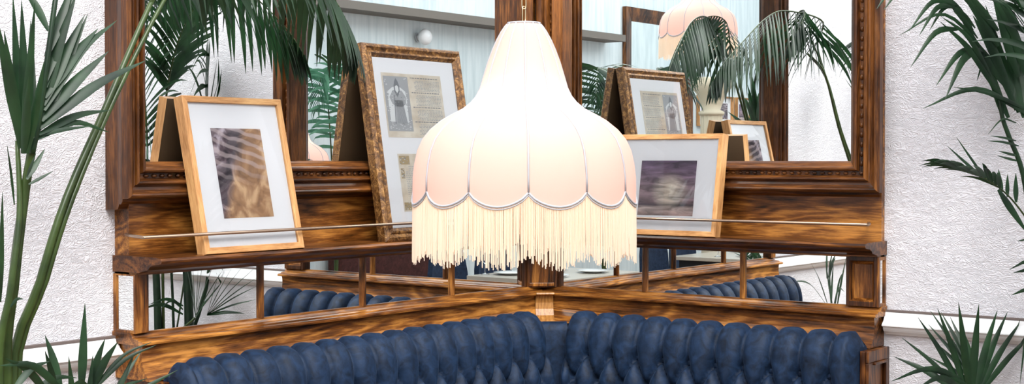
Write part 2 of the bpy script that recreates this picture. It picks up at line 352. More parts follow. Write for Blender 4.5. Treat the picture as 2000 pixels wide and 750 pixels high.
# ------------------------------------------------------------------ large wall mirrors with beaded oak frames
FP = [(0, 0, -.020), (0, 0, .012), (.006, .006, .022), (.017, .017, .034), (.020, .020, .046), (.026, .026, .050), (.032, .032, .047), (.035, .035, .036), (.036, .036, .030), (.050, .050, .030), (.052, .052, .038),
      (.055, .055, .050), (.059, .059, .056), (.064, .064, .057), (.068, .068, .054), (.070, .070, .045), (.075, .076, .043), (.083, .085, .046), (.090, .092, .052), (.094, .096, .058), (.099, .101, .060), (.104, .106, .057), (.108, .111, .048), (.109, .112, .022), (.096, .112, .012), (.095, .120, .010), (.092, .128, .0), (.088, .128, -.012), (.086, .142, -.020), (.086, .145, -.030), (.086, .145, -.079)]
def wall_mirror(side, u0, u1, z0, z1, k0, k1, label):
    r = thing('wall_mirror', W(side, (u0+u1)/2, 0, z0), label, 'mirror', 'large wall mirrors in beaded frames')
    wu = WY if side == 'L' else WX
    dl = -.079 if side == 'L' else -.039
    names = (('frame', 0),)
    def ring(k):
        a, bq, d = FP[k]; d = max(d, dl)
        return [(u0-a*k0, z0-bq, d), (u1+a*k1, z0-bq, d), (u1+a*k1, z1+bq, d), (u0-a*k0, z1+bq, d)]
    mbh = MB()
    for k in range(len(FP)-1):
        A, B = ring(k), ring(k+1)
        for e in range(4):
            q = [A[e], A[(e+1) % 4], B[(e+1) % 4], B[e]]
            mbh.add([W(side, u, d, z) for u, z, d in q], [(0, 1, 2, 3)], 2 if 6 <= k <= 9 else e % 2)  # bead groove takes darker oak: the recess's shade is put into the colour
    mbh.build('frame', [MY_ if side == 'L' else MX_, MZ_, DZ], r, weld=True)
    bd = MB(); d = .031; c = .043
    us = u0-c*k0; ue = u1+c*k1; n = int((ue-us)/.030)
    for i in range(n+1):
        u = us+(ue-us)*i/n
        for z in (z0-c,): bd.ball(W(side, u, d, z), .0072, 8, 5, (1, 1.35, .85) if side == 'L' else (1.35, 1, .85))
    n = int((z1-z0+2*c)/.034)
    for i in range(1, n):
        z = z0-c+(z1-z0+2*c)*i/n
        for u in (us, ue): bd.ball(W(side, u, d, z), .0075, 8, 5, (1, .9, 1.35))
    bd.build('bead_moulding', MZ_, r, smooth=True)
    mb = MB(); sbox(mb, side, u0-.004, u1+.004, -.024, -.018, z0-.004, z1+.01); mb.build('mirror_glass', MIRROR, r)
    return r
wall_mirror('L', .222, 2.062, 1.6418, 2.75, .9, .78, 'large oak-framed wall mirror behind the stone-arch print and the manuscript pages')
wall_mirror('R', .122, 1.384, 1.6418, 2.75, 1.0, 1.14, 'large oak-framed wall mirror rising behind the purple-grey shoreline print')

# ------------------------------------------------------------------ tufted banquettes
def banquette(side, u0, u1, ub, w, label):
    r = thing('tufted_banquette', W(side, (u0+u1)/2, .3, 0), label, 'banquette', 'navy tufted velvet banquettes')
    path = [(.082, .93), (.085, .965), (.093, .985), (.106, .997), (.122, 1.001), (.140, .996), (.154, .984), (.164, .968), (.171, .95)]
    z = .93
    while z > .47: path.append((.171+(.95-z)*.16, z)); z -= .016
    # resample
    pts = [Vector((p, q)) for p, q in path]; S = [0]
    for i in range(1, len(pts)): S.append(S[-1]+(pts[i]-pts[i-1]).length)
    def samp(s):
        for i in range(1, len(pts)):
            if s <= S[i] or i == len(pts)-1:
                t = (s-S[i-1])/(S[i]-S[i-1]); return pts[i-1].lerp(pts[i], t), (pts[i]-pts[i-1]).normalized()
    rows = [.888-.100*k for k in range(5)]
    def hgt(u, zz):
        t = (u-ub)/w
        if zz > rows[0]:
            f = abs(t-round(t))*2; d = f; pin = 0
        else:
            # diagonals of the diamond grid
            v = (rows[0]-zz)/.100
            a = (t*2+v); c = (t*2-v)      # seams where a or c even
            da = abs(a-2*round(a/2)); dc = abs(c-2*round(c/2)); d = min(da, dc)*.9
        d = min(1, max(0, d)); h = (1-(1-d)**2.6)**.5
        return h
    def butn(u, zz):
        m = 9
        for k, rz in enumerate(rows):
            t = (u-ub)/w+(.5 if k % 2 else 0); du = (t-round(t))*w; m = min(m, math.hypot(du, zz-rz))
        return m
    mb = MB(); nu = int((u1-u0)/.0075); P = []
    ns = 88
    for i in range(nu+1):
        u = u0+(u1-u0)*i/nu; row = []
        for j in range(ns+1):
            s = S[-1]*((j/ns)**1.15); c, tg = samp(s); nrm = Vector((-tg.y, tg.x)); 
            if nrm.dot(Vector((1, .6))) < 0: nrm = -nrm
            h = hgt(u, c.y)*.056; fade = min(1, .12+s/.13)
            bq = butn(u, c.y); h -= .022*math.exp(-(bq/.021)**2)
            edge = min(1, (u-u0)/.03, (u1-u)/.03); edge = math.sqrt(max(0, edge))
            wr = .0018*math.sin(u*230+c.y*90)*math.exp(-(bq/.03)**2)
            q = c+nrm*(h*fade*(.4+.6*edge)+wr-.02*(1-edge))
            row.append(W(side, u, q.x, q.y))
        P.append(row)
    mb.grid(P)
    for e, u in ((0, u0), (1, u1)):
        rowp = P[0] if e == 0 else P[-1]
        vs = [Vector(p) for p in rowp]+[Vector(W(side, u, .078, .47))]; mb.add(vs, [tuple(range(len(vs)))])
    mb.build('backrest', VELVET, r, smooth=True)
    # buttons of the top row
    k = math.ceil((u0+.02-ub)/w)
    while ub+k*w < u1-.02:
        u = ub+k*w; mb = MB(); mb.ball(W(side, u, .171+.0105+.004, .888), .010, 10, 6, (.5, 1, 1) if side == 'L' else (1, .5, 1)); mb.build('button', VELVET, r, smooth=True); k += 1
    mb = MB(); sbox(mb, side, u0 if side == 'L' else .70, u1, .20, .66, .36, .47); mb.build('seat', VELVET, r, bevel=.03)
    mb = MB(); sbox(mb, side, u0 if side == 'L' else .70, u1, .09, .60, .0, .36); mb.build('plinth', DZ, r, bevel=.004)
    mb = MB(); sbox(mb, side, u0, u1, -.03, .076, .0, .98); mb.build('back_panel', WY if side == 'L' else WX, r)
    # framed end panel
    a, c = u1+.002, u1+.022
    pw = .148 if side == 'R' else .115
    bk = .038 if side == 'R' else .078
    mb = MB()
    sbox(mb, side, a, c, -bk, pw, 0, .982)
    for p0, p1, z0, z1 in ((-bk, pw, .940, .982), (-bk, -bk+.030, .0, .940), (pw-.045, pw, .0, .940), (-bk, pw, .0, .12)):
        sbox(mb, side, c, c+.012, p0, p1, z0, z1)
    sbox(mb, side, c, c+.020, -bk+.030, pw-.045, .930, .940)
    mb.build('end_panel', DZ, r, bevel=.003)
    return r
banquette('L', .222, 2.045, .9007, .1095, 'navy button-tufted velvet banquette below the stone-arch print and manuscript pages')
banquette('R', .256, 1.478, .260, .1125, 'navy button-tufted velvet banquette below the shoreline print, closed by a wooden end panel')
# upholstered corner piece
r = thing('corner_upholstery', (.15, -.15, 0), 'plain dark navy velvet corner piece between the two banquettes', 'upholstery')
mb = MB(); P = []
for i in range(25):
    t = i/24; a = Vector((.125, -.225)); c = Vector((.225, -.125)); q = a.lerp(c, t); sag = .006*math.sin(t*math.pi)
    row = []
    for j, (o, z) in enumerate(((-.10, .95), (-.06, .985), (-.02, .996), (.004, .985), (.012, .96), (.014, .90), (.014, .86), (.012, .80), (.02, .7), (.03, .47))):
        pl = .006*abs(math.sin(t*math.pi*2))*(1 if z < .9 else 0)
        row.append((q.x+(o-sag+pl)*.707, q.y-(o-sag+pl)*.707, z))
    P.append(row)
mb.grid(P); mb.build('corner_backrest', VELVET, r, smooth=True)

# ------------------------------------------------------------------ pictures
WHITE = plain('white_mount', (.80, .81, .84), .6)
BEIGE = None
def artm(name, kind):
    m, nt, b = mat(name); L = nt.links
    tc = N(nt, 'ShaderNodeTexCoord'); sp = N(nt, 'ShaderNodeSeparateXYZ'); L.new(tc.outputs['Generated'], sp.inputs[0])
    mp = N(nt, 'ShaderNodeMapping'); L.new(tc.outputs['Generated'], mp.inputs['Vector'])
    b.inputs['Roughness'].default_value = .3
    def mth(op, a, c):
        n = N(nt, 'ShaderNodeMath', operation=op)
        for i, x in enumerate((a, c)):
            if x is None: continue
            if isinstance(x, (int, float)): n.inputs[i].default_value = x
            else: L.new(x, n.inputs[i])
        return n.outputs[0]
    def mixc(f, a, c):
        n = N(nt, 'ShaderNodeMix', data_type='RGBA')
        if isinstance(f, (int, float)): n.inputs[0].default_value = f
        else: L.new(f, n.inputs[0])
        for i, x in ((6, a), (7, c)):
            if isinstance(x, tuple): n.inputs[i].default_value = (*x, 1)
            else: L.new(x, n.inputs[i])
        return n.outputs[2]
    x, z = sp.outputs['X'], sp.outputs['Z']
    if kind == 'arch':
        mp.inputs['Scale'].default_value = (1.6, 1, 2.4); mp.inputs['Rotation'].default_value = (0, .5, 0)
        n = N(nt, 'ShaderNodeTexNoise', Scale=1.6, Detail=6.0, Distortion=1.5); L.new(mp.outputs[0], n.inputs['Vector'])
        tan = ramp(nt, n.outputs['Fac'], [(.3, (.16, .075, .03)), (.5, (.38, .21, .10)), (.68, (.62, .42, .24))])
        pur = ramp(nt, n.outputs['Fac'], [(.35, (.035, .025, .035)), (.5, (.13, .09, .11)), (.65, (.50, .44, .50))])
        f = mth('ADD', mth('MULTIPLY', x, 1.3), mth('MULTIPLY', z, -.75)); f = mth('ADD', f, mth('MULTIPLY', n.outputs['Fac'], .35))
        fr = ramp(nt, f, [(.12, (0, 0, 0)), (.34, (1, 1, 1))])
        col = mixc(fr.outputs[0], pur.outputs[0], tan.outputs[0])
        w = N(nt, 'ShaderNodeTexWave', Scale=1.7, Distortion=3.5); w.inputs['Detail Scale'].default_value = 1.2; mq = N(nt, 'ShaderNodeMapping'); mq.inputs['Rotation'].default_value = (0, 1.2, 0); mq.inputs['Scale'].default_value = (1, 1, 1.7); L.new(tc.outputs['Generated'], mq.inputs['Vector']); L.new(mq.outputs[0], w.inputs['Vector'])
        wr = ramp(nt, w.outputs['Fac'], [(.45, (0, 0, 0)), (.8, (.45, .45, .45))])
        zz = ramp(nt, z, [(.35, (0, 0, 0)), (.6, (1, 1, 1))])
        ff = mth('MULTIPLY', wr.outputs[0], zz.outputs[0])
        col = mixc(ff, col, (.60, .50, .50))
    elif kind == 'shore':
        mp.inputs['Scale'].default_value = (1.2, 1, 5)
        n = N(nt, 'ShaderNodeTexNoise', Scale=2.0, Detail=6.0, Distortion=.8); L.new(mp.outputs[0], n.inputs['Vector'])
        base = ramp(nt, z, [(0, (.25, .17, .16)), (.14, (.50, .40, .38)), (.19, (.05, .03, .05)), (.24, (.13, .08, .10)), (.45, (.30, .21, .24)), (.75, (.20, .13, .20)), (1, (.10, .06, .12))])
        dx = mth('SUBTRACT', x, .55); dz = mth('SUBTRACT', z, .45); rr = mth('ADD', mth('MULTIPLY', dx, dx), mth('MULTIPLY', dz, dz))
        gl = ramp(nt, rr, [(0, (.8, .8, .8)), (.12, (0, 0, 0))])
        col = mixc(gl.outputs[0], base.outputs[0], (.62, .56, .46))
        nr = ramp(nt, n.outputs['Fac'], [(.35, (.15, .15, .15)), (.7, (.85, .85, .85))])
        mm = N(nt, 'ShaderNodeMix', data_type='RGBA', blend_type='OVERLAY'); mm.inputs[0].default_value = .8; L.new(col, mm.inputs[6]); L.new(nr.outputs[0], mm.inputs[7]); col = mm.outputs[2]
    else:
        n = N(nt, 'ShaderNodeTexNoise', Scale=5.0, Detail=6.0); L.new(mp.outputs[0], n.inputs['Vector'])
        c = ramp(nt, n.outputs['Fac'], [(.3, (.56, .48, .38)), (.65, (.74, .69, .60))]); col = c.outputs[0]
    L.new(col, b.inputs['Base Color'])
    return m
ARCH, SHORE, AGED = artm('arch_photograph', 'arch'), artm('shore_photograph', 'shore'), artm('aged_paper', 'aged')
INK = plain('grey_ink', (.19, .20, .22), .8); INKL = plain('pale_grey_ink', (.38, .39, .41), .8); OCHRE = plain('ochre_ink', (.42, .32, .17), .8); PWHITE = plain('illustration_ground', (.70, .72, .73), .8)
def glassm():
    m, nt, b = mat('picture_glass'); L = nt.links
    g = N(nt, 'ShaderNodeBsdfGlossy', Roughness=.02); t = N(nt, 'ShaderNodeBsdfTransparent'); fz = N(nt, 'ShaderNodeFresnel', IOR=1.45)
    mx = N(nt, 'ShaderNodeMixShader'); L.new(fz.outputs[0], mx.inputs[0]); L.new(t.outputs[0], mx.inputs[1]); L.new(g.outputs[0], mx.inputs[2]); L.new(mx.outputs[0], nt.nodes['Material Output'].inputs['Surface'])
    return m
GLASS = glassm()

# local space of a picture: x right, z up, front faces -y; origin at its bottom centre on the front plane
def picture(name, w, h, fw, th, mats, art, amat, label, group, prof='flat', art2=None):
    r = thing(name, (0, 0, 0), label, 'picture', group, world=False)
    def fr(k, mx, mz):
        pass
    P = {'flat': [(0, th), (0, .0), (.001, -.001), (fw-.001, -.001), (fw, .0), (fw, .010)],
         'carved': [(0, th), (0, .006), (.006, .0), (.014, -.004), (.022, .002), (.026, .004), (.030, -.002), (.036, -.004), (fw-.006, .004), (fw, .008), (fw, .014)]}[prof]
    mb = MB()
    for k in range(len(P)-1):
        def ring(k): a, d = P[k]; return [(-w/2+a, d, a), (w/2-a, d, a), (w/2-a, d, h-a), (-w/2+a, d, h-a)]
        A, B = ring(k), ring(k+1)
        for e in range(4): mb.add([A[e], A[(e+1) % 4], B[(e+1) % 4], B[e]], [(0, 1, 2, 3)], e % 2)
    mb.build('frame', list(mats), r, weld=True)
    mb = MB(); mb.box((-w/2+.001, th-.006, .001), (w/2-.001, th-.001, h-.001)); mb.build('backing', plain('backing_board', (.10, .055, .025), .8), r)
    mb = MB(); mb.box((-w/2+fw-.002, .010, fw-.002), (w/2-fw+.002, .012, h-fw+.002)); mb.build('mount', WHITE, r)
    for (x0, z0, x1, z1), am in ((art, amat),) + ((art2,) if art2 else ()):
        mb = MB(); mb.box((x0, .0092, z0), (x1, .0099, z1)); mb.build('print', am, r)
    mb = MB(); mb.add([(-w/2+fw, .006, fw), (w/2-fw, .006, fw), (w/2-fw, .006, h-fw), (-w/2+fw, .006, h-fw)], [(0, 1, 2, 3)]); mb.build('glazing', GLASS, r)
    return r
def lean(r, side, u, p, z, deg, h=0):
    # front faces out of the wall, top tips back towards it
    a = math.radians(deg)
    rz = math.pi/2 if side == 'L' else 0.0
    r.rotation_euler = (-a, 0, rz+h); r.rotation_mode = 'XYZ'
    r.location = W(side, u, p, z)
pa = picture('framed_picture', .418, .500, .020, .038, (GX, GZ), (-.105, .110, .105, .400), ARCH, 'light oak framed upright print of a brown stone arch leaning on the ledge', 'pictures leaning on the ledge')
lean(pa, 'L', 1.722, .145, ZL+.001, 12.8)
pc = picture('framed_picture', .50, .392, .020, .038, (GX, GZ), (-.105, .077, .140, .290), SHORE, 'light oak framed landscape print of a purple-grey shoreline leaning on the ledge', 'pictures leaning on the ledge')
lean(pc, 'R', .655, .140, ZL+.001, 9.5)
mw, mh = .548, .715
pb = picture('framed_picture', mw, mh, .048, .040, (CARVED, CARVED), (-.185, .375, .145, .612), AGED, 'tall carved gilt-brown framed manuscript pages with a robed figure, partly behind the lampshade', 'pictures leaning on the ledge', 'carved', ((-.150, .105, .13, .315), AGED))
lean(pb, 'L', .835, .142, ZL+.001, 9.4)
# drawing and lines of text on the manuscript pages
def manuscript(r):
    rnd = random.Random(3); mb = MB(); y = .0088
    def rect(x0, z0, x1, z1, mi, dy=0): mb.add([(x0, y-dy, z0), (x1, y-dy, z0), (x1, y-dy, z1), (x0, y-dy, z1)], [(0, 1, 2, 3)], mi)
    def poly(pts, mi, dy=0): mb.add([(a, y-dy, c) for a, c in pts], [tuple(range(len(pts)))], mi)
    X0, X1, Z0, Z1 = -.178, -.045, .398, .600
    rect(X0, Z0, X1, Z1, 1)                          # grey surround
    ox = (X0+X1)/2
    poly([(ox-.050, .432), (ox+.046, .432), (ox+.050, .50), (ox+.046, .545), (ox+.02, .560), (ox-.022, .560), (ox-.048, .545), (ox-.052, .50)], 3, .0001)
    # robed bearded figure: robe, sleeves, head, tall cap, staff
    poly([(ox-.022, .424), (ox+.040, .424), (ox+.026, .512), (ox-.016, .512)], 1, .0002)
    poly([(ox-.044, .522), (ox-.032, .498), (ox-.012, .488), (ox+.022, .488), (ox+.042, .500), (ox+.046, .524), (ox+.026, .548), (ox-.022, .548)], 1, .0002)
    poly([(ox-.014, .545), (ox-.014, .566), (ox-.008, .582), (ox+.001, .594), (ox+.010, .582), (ox+.016, .566), (ox+.016, .545), (ox+.001, .522)], 0, .0003)
    poly([(ox-.008, .548), (ox-.008, .562), (ox+.001, .568), (ox+.010, .562), (ox+.010, .548), (ox+.001, .538)], 3, .0004)
    poly([(ox-.028, .424), (ox-.024, .424), (ox-.014, .530), (ox-.018, .530)], 0, .0003)
    for k in range(9):
        x = ox-.012+k*.006; poly([(x, .428), (x+.0015, .428), (x*.6+ox*.4+.001, .505), (x*.6+ox*.4, .505)], 0, .0003)
    for k in range(26):
        x = rnd.uniform(ox-.04, ox+.04); z = rnd.uniform(.49, .545); rect(x, z, x+.006, z+.002, rnd.choice((0, 1, 3)), .0003)
    for k in range(60):                               # foliage scribble round the figure
        sx = rnd.choice((-1, 1)); x = ox+sx*rnd.uniform(.046, .062); z = rnd.uniform(.43, .595); rect(x-.003, z, x+.003, z+.0025, rnd.choice((1, 1, 3)), .0002)
    for k in range(50):
        x = rnd.uniform(X0+.005, X1-.008); z = rnd.uniform(.402, .430); rect(x, z, x+.008, z+.0015, rnd.choice((1, 3)), .0002)
    def textline(x0, x1, z, hh, mi):
        x = x0
        while x < x1:
            w = rnd.uniform(.004, .016); rect(x, z, min(x+w, x1), z+hh, mi); x += w+.0035
    z = .596
    for blk in range(4):
        textline(-.030, .125, z, .0032, 0); z -= .010
        for l in range(8):
            textline(-.010 if l % 3 else -.002, .132, z, .0022, 1); z -= .0052
        z -= .003
    for l in range(20):
        z = .268-l*.0068
        if l < 17: textline(-.118 if l > 2 else -.100, .118, z, .0022, 1)
    rect(-.145, .276, -.090, .308, 2, .0); rect(.0, .276, .055, .308, 2); rect(-.143, .225, -.124, .262, 2); rect(-.145, .110, -.070, .138, 2)
    for k in range(120):
        bx = rnd.choice(((-.145, .276, -.090, .308), (.0, .276, .055, .308), (-.143, .225, -.124, .262), (-.145, .110, -.070, .138)))
        x = rnd.uniform(bx[0], bx[2]-.005); z = rnd.uniform(bx[1], bx[3]-.003); rect(x, z, x+.005, z+.002, rnd.choice((0, 3, 1)), .0002)
    mb.build('page_illustration', [INK, INKL, OCHRE, PWHITE], r, recalc=False)
manuscript(pb)

# ------------------------------------------------------------------ pendant lamps
def shadem(name, col, tr, em=0):
    m, nt, b = mat(name); L = nt.links
    b.inputs['Base Color'].default_value = (*col, 1); b.inputs['Roughness'].default_value = .8
    t = N(nt, 'ShaderNodeBsdfTranslucent'); t.inputs['Color'].default_value = (*col, 1)
    tc = N(nt, 'ShaderNodeTexCoord'); mp = N(nt, 'ShaderNodeMapping'); mp.inputs['Scale'].default_value = (30, 30, 400); L.new(tc.outputs['Object'], mp.inputs['Vector'])
    n = N(nt, 'ShaderNodeTexNoise', Scale=1.0, Detail=2.0); L.new(mp.outputs[0], n.inputs['Vector']); bp = N(nt, 'ShaderNodeBump', Strength=.1, Distance=.001); L.new(n.outputs['Fac'], bp.inputs['Height']); L.new(bp.outputs[0], b.inputs['Normal'])
    mx = N(nt, 'ShaderNodeMixShader'); mx.inputs[0].default_value = tr; L.new(b.outputs[0], mx.inputs[1]); L.new(t.outputs[0], mx.inputs[2]); L.new(mx.outputs[0], nt.nodes['Material Output'].inputs['Surface'])
    return m
SHADE = shadem('blush_silk', (.85, .57, .51), .5)
BRAID = plain('silver_braid', (.42, .42, .45), .6)
FRINGE = shadem('cream_fringe', (.93, .82, .68), .42)
EM, nt, b = mat('bulb_glow'); b.inputs['Emission Color'].default_value = (1, .86, .66, 1); b.inputs['Emission Strength'].default_value = 14; b.inputs['Base Color'].default_value = (1, .95, .9, 1)
PX = 3.6/FPX
prof = [(31, 46), (37, 52), (44, 62), (53, 78), (62, 98), (71, 122), (79, 148), (86, 172), (94, 188), (104, 200), (120, 213), (142, 224), (163, 236), (184, 253), (200, 272), (210, 294), (216, 320), (219, 345), (219.5, 371)]
prof = [(r*PX*1.0, (310-y)*PX) for r, y in prof]
NG = 12
def lamp():
    c = at(1023.3, 310.3, 3.6)
    r = thing('pendant_lamp', (c.x, c.y, H), 'large lit blush bell-shaped pendant lampshade with cream fringe, hanging over the corner seat', 'lamp', 'fringed pendant lamps', world=False)
    a0 = math.atan2(CAM.y-c.y, CAM.x-c.x)+math.radians(2.2)
    nseg = 10; mb = MB(); P = []
    def rad(rr, a, lob): 
        k = (a-a0)/(2*math.pi/NG); f = abs(k-round(k))*2; return rr*(1-lob*(1-math.sin(f*math.pi/2))) if False else rr*(1-lob*(1-f)**2)
    rows = prof
    zc = rows[-1][1]
    for j in range(NG*nseg+1):
        a = a0+2*math.pi*j/(NG*nseg); k = j/nseg; f = k-math.floor(k); sc = math.sin(math.pi*f)**.7*.0335
        row = []
        for i, (rr, z) in enumerate(rows): 
            rw = rad(rr, a, .022); row.append((rw*math.cos(a), rw*math.sin(a), z))
        rw = rad(rows[-1][0], a, .022)
        for q in (.5, 1.0): row.append((rw*.998*math.cos(a), rw*.998*math.sin(a), zc-sc*q))
        P.append(row)
    mb.grid(P); mb.build('shade', SHADE, r, smooth=True)
    br = MB()
    for g in range(NG):
        a = a0+2*math.pi*g/NG; br.tube([(rr*.984*math.cos(a), rr*.984*math.sin(a), z) for rr, z in rows], .0026, 6)
    pts = []
    for j in range(NG*nseg+1):
        a = a0+2*math.pi*j/(NG*nseg); f = j/nseg-math.floor(j/nseg); rw = rad(rows[-1][0], a, .022)*1.003; pts.append((rw*math.cos(a), rw*math.sin(a), zc-math.sin(math.pi*f)**.7*.0335))
    br.tube(pts, .0028, 6); br.tube([(p[0], p[1], p[2]-.006) for p in pts], .0016, 5)
    rt = rows[0][0]; br.tube([(rt*math.cos(t*math.pi/12), rt*math.sin(t*math.pi/12), rows[0][1]) for t in range(25)], .003, 6)
    br.build('braid', BRAID, r, smooth=True)
    # fringe
    fm = MB(); rnd = random.Random(5); ns = 500
    for layer, rr0 in ((0, .997), (1, .985)):
        for j in range(ns):
            a = a0+2*math.pi*(j+rnd.uniform(-.3, .3))/ns; k = (a-a0)/(2*math.pi/NG); f = k-math.floor(k); sc = math.sin(math.pi*f)**.7*.0335
            rw = rad(rows[-1][0], a, .022)*rr0; zt = zc-sc; zb = -(487-310)*PX-.024*math.sin(math.pi*f)**.8-rnd.uniform(-.012, .010)
            if rnd.random() < .12: zb += rnd.uniform(.01, .05)
            zm = (zt+zb)/2; sw = rnd.uniform(-.0016, .0016); wd = rnd.uniform(.0010, .0014)
            ca, sa = math.cos(a), math.sin(a); tx, ty = -sa, ca
            def row(z, s, d): x = rw*ca*(1+d); yv = rw*sa*(1+d); return [(x+tx*(s-wd), yv+ty*(s-wd), z), (x+tx*s+ca*.0012, yv+ty*s+sa*.0012, z), (x+tx*(s+wd), yv+ty*(s+wd), z)]
            fm.grid([row(zt, 0, 0), row(zm, sw*.5, .002), row(zb, sw+rnd.uniform(-.001, .001), .004)])
    fm.build('fringe', FRINGE, r, recalc=False)
    # fitting, wire frame, bulb, chain
    mb = MB(); mb.lathe([(.001, rows[0][1]+.004), (.030, rows[0][1]+.003), (.033, rows[0][1]-.004), (.010, rows[0][1]-.012), (.009, .18), (.016, .175), (.016, .125), (.001, .125)], 20); mb.build('fitting', BRASS, r, smooth=True)
    mb = MB(); mb.lathe([(.001, .128), (.012, .122), (.016, .10), (.028, .075), (.032, .05), (.026, .028), (.012, .016), (.001, .013)], 20); mb.build('bulb', EM, r, smooth=True)
    build_chain(rows[0][1]+.006, 2.55, a0, r)
    ld = bpy.data.lights.new('lamp_light', 'POINT'); ld.energy = LAMPW; ld.color = (1, .93, .86); ld.shadow_soft_size = .05
    lo = bpy.data.objects.new('lamp_light', ld); COL.objects.link(lo); lo.parent = r; lo.location = (0, 0, .06)
    return r
def build_chain(z, ztop, a0, r):
    i = 0; ch = MB()
    while z < ztop:
        hh, ww = .0195, .0052; c2 = z+hh*.86; vert = i % 2
        loop = []
        for q in range(17):
            t = 2*math.pi*q/16; sx = max(-1, min(1, 1.3*math.cos(t)))*ww; sz = max(-1, min(1, 1.3*math.sin(t)))*hh
            ang = a0+math.pi/2+(.25 if vert else .75); loop.append((sx*math.cos(ang)*(1), sx*math.sin(ang), c2+sz))
        ch.tube(loop, .0013, 6, caps=False); z += hh*1.72; i += 1
    ch.build('chain', BRASS, r, smooth=True)
LAMPW = 1.6
LA = lamp()
for (px, py, d, dz, lab) in ((579, 310.3, 10.9, .0, 'lit fringed lampshade seen only as a mirror image low beside the manuscript frame'), (1366, 310, 11.8, 1.12, 'lit fringed lampshade hanging high behind palm leaves in the mirror above the shoreline print')):
    c = copy_tree(LA); p = atb(px, py, d); c.location = (p.x, p.y, H+dz); c['label'] = lab
    c.scale = (.91,)*3 if dz == 0 else (1.15,)*3
    for q in c.children:
        if q.name.startswith('chain'): bpy.data.objects.remove(q)
    build_chain(prof[0][1]+.006, (2.55-dz)/c.scale.x, 0, c)

# ------------------------------------------------------------------ palms
UP = Vector((0, 0, 1))
def crv(pts, n):
    pts = [Vector(p) for p in pts]; P = [pts[0]*2-pts[1]]+pts+[pts[-1]*2-pts[-2]]; out = []
    m = len(pts)-1
    for i in range(n+1):
        s = m*i/n; k = min(int(s), m-1); t = s-k; a, b, c, d = P[k:k+4]
        out.append(.5*((2*b)+(c-a)*t+(2*a-5*b+4*c-d)*t*t+(3*b-3*c+d-a)*t**3))
    return out
def leaflet(mb, p, D, wv, ln, wd, droop, seg=7, fold=.25):
    D = D.normalized(); wv = (wv-D*wv.dot(D)).normalized(); rows = []
    pts = []; q = Vector(p); d = D.copy(); st = ln/seg
    for i in range(seg+1):
        pts.append(q.copy()); d = (d+Vector((0, 0, -1))*droop*(i+.5)/seg/seg*2).normalized(); q = q+d*st
    for i in range(seg+1):
        s = i/seg; w = wd*(.35+.65*math.sin(min(1, s*2.2)*math.pi/2))*(1-max(0, (s-.35)/.65)**1.7)+.0006
        T = (pts[min(i+1, seg)]-pts[max(i-1, 0)]).normalized(); v = (wv-T*wv.dot(T)).normalized(); n = T.cross(v)
        rows.append([pts[i]-v*w+n*w*fold, pts[i], pts[i]+v*w+n*w*fold])
    mb.grid(rows)
def clampv(mb, off):       # leaves bend flat against whatever wall they reach
    for v in mb.v:
        w = v+off
        xl = .075 if w.y > -2.16 else XL+.03; yl = -.07 if w.x < 1.52 else YR-.03
        if w.x < xl: v.x = xl-off.x+.15*min(.05, xl-w.x)
        if w.y > yl: v.y = yl-off.y-.15*min(.05, w.y-yl)
        if w.x > 4.7: v.x = 4.7-off.x
def frond(root, pts, n=26, ll=.40, lw=.015, start=.25, droop=.9, a0=65, a1=22, rr=.006, lift=.15, seed=1, lmat=None, flop=0.0, nrm=None, sides=(-1, 1)):
    rnd = random.Random(seed); off = root.matrix_world.translation
    C = [p-off for p in crv(pts, 40)]; m1 = MB(); m1.tube(C, [rr*(1-.8*i/40) for i in range(41)], 8)
    m2 = MB()
    for k in range(n):
        t = start+(1-start)*k/(n-1); idx = t*40; i = min(int(idx), 39); p = C[i].lerp(C[i+1], idx-i); T = (C[min(i+2, 40)]-C[max(i-1, 0)]).normalized()
        base = Vector(nrm) if nrm else UP
        S = T.cross(base)
        S = S.normalized() if S.length > .05 else T.cross(Vector((1, 0, 0))).normalized()
        Nn = S.cross(T).normalized(); q = (t-start)/(1-start)
        L_ = ll*(.55+.45*math.sin(math.pi*min(1, q*.9+.2)))*(1-.45*q**3)
        for s in sides:
            a = math.radians(a0+(a1-a0)*q+rnd.uniform(-5, 5)); D = T*math.cos(a)+S*s*math.sin(a)+Nn*(lift+rnd.uniform(-.08, .08))
            if flop: D = D+Vector((0, 0, -flop))
            leaflet(m2, p, D, T*.9+Nn*.35*s, L_*rnd.uniform(.88, 1.08), lw*rnd.uniform(.8, 1.1), droop*rnd.uniform(.7, 1.3))
    clampv(m1, off); clampv(m2, off)
    f = m1.build('frond', STEM, root, smooth=True); f.location = (0, 0, 0)
    g = m2.build('leaflets', lmat or LEAF, f, smooth=True, recalc=False)
    return f
def leaves(root, items, lmat=None, name='leaflets', th=None):   # free leaflets: (base, tip, width, sag)
    off = root.matrix_world.translation; mb = MB()
    for b, t, w, sag in items:
        b, t = Vector(b)-off, Vector(t)-off; D = t-b; ln = D.length; mid = (b+t)/2+Vector((0, 0, sag)); seg = 10; C = crv([b, mid, t], seg); rows = []
        view = (off+b-CAM).normalized(); 
        for i in range(seg+1):
            s = i/seg; ww = w*(.35+.65*math.sin(min(1, s*2.4)*math.pi/2))*(1-max(0, (s-.3)/.7)**1.6)+.0005
            T = (C[min(i+1, seg)]-C[max(i-1, 0)]).normalized(); v = T.cross(Vector((.62, -.70, .15))).normalized(); n = T.cross(v)
            rows.append([C[i]-v*ww+n*ww*.25, C[i], C[i]+v*ww+n*ww*.25])
        mb.grid(rows)
    clampv(mb, off)
    return mb.build(name, lmat or LEAF, root, smooth=True, recalc=False)
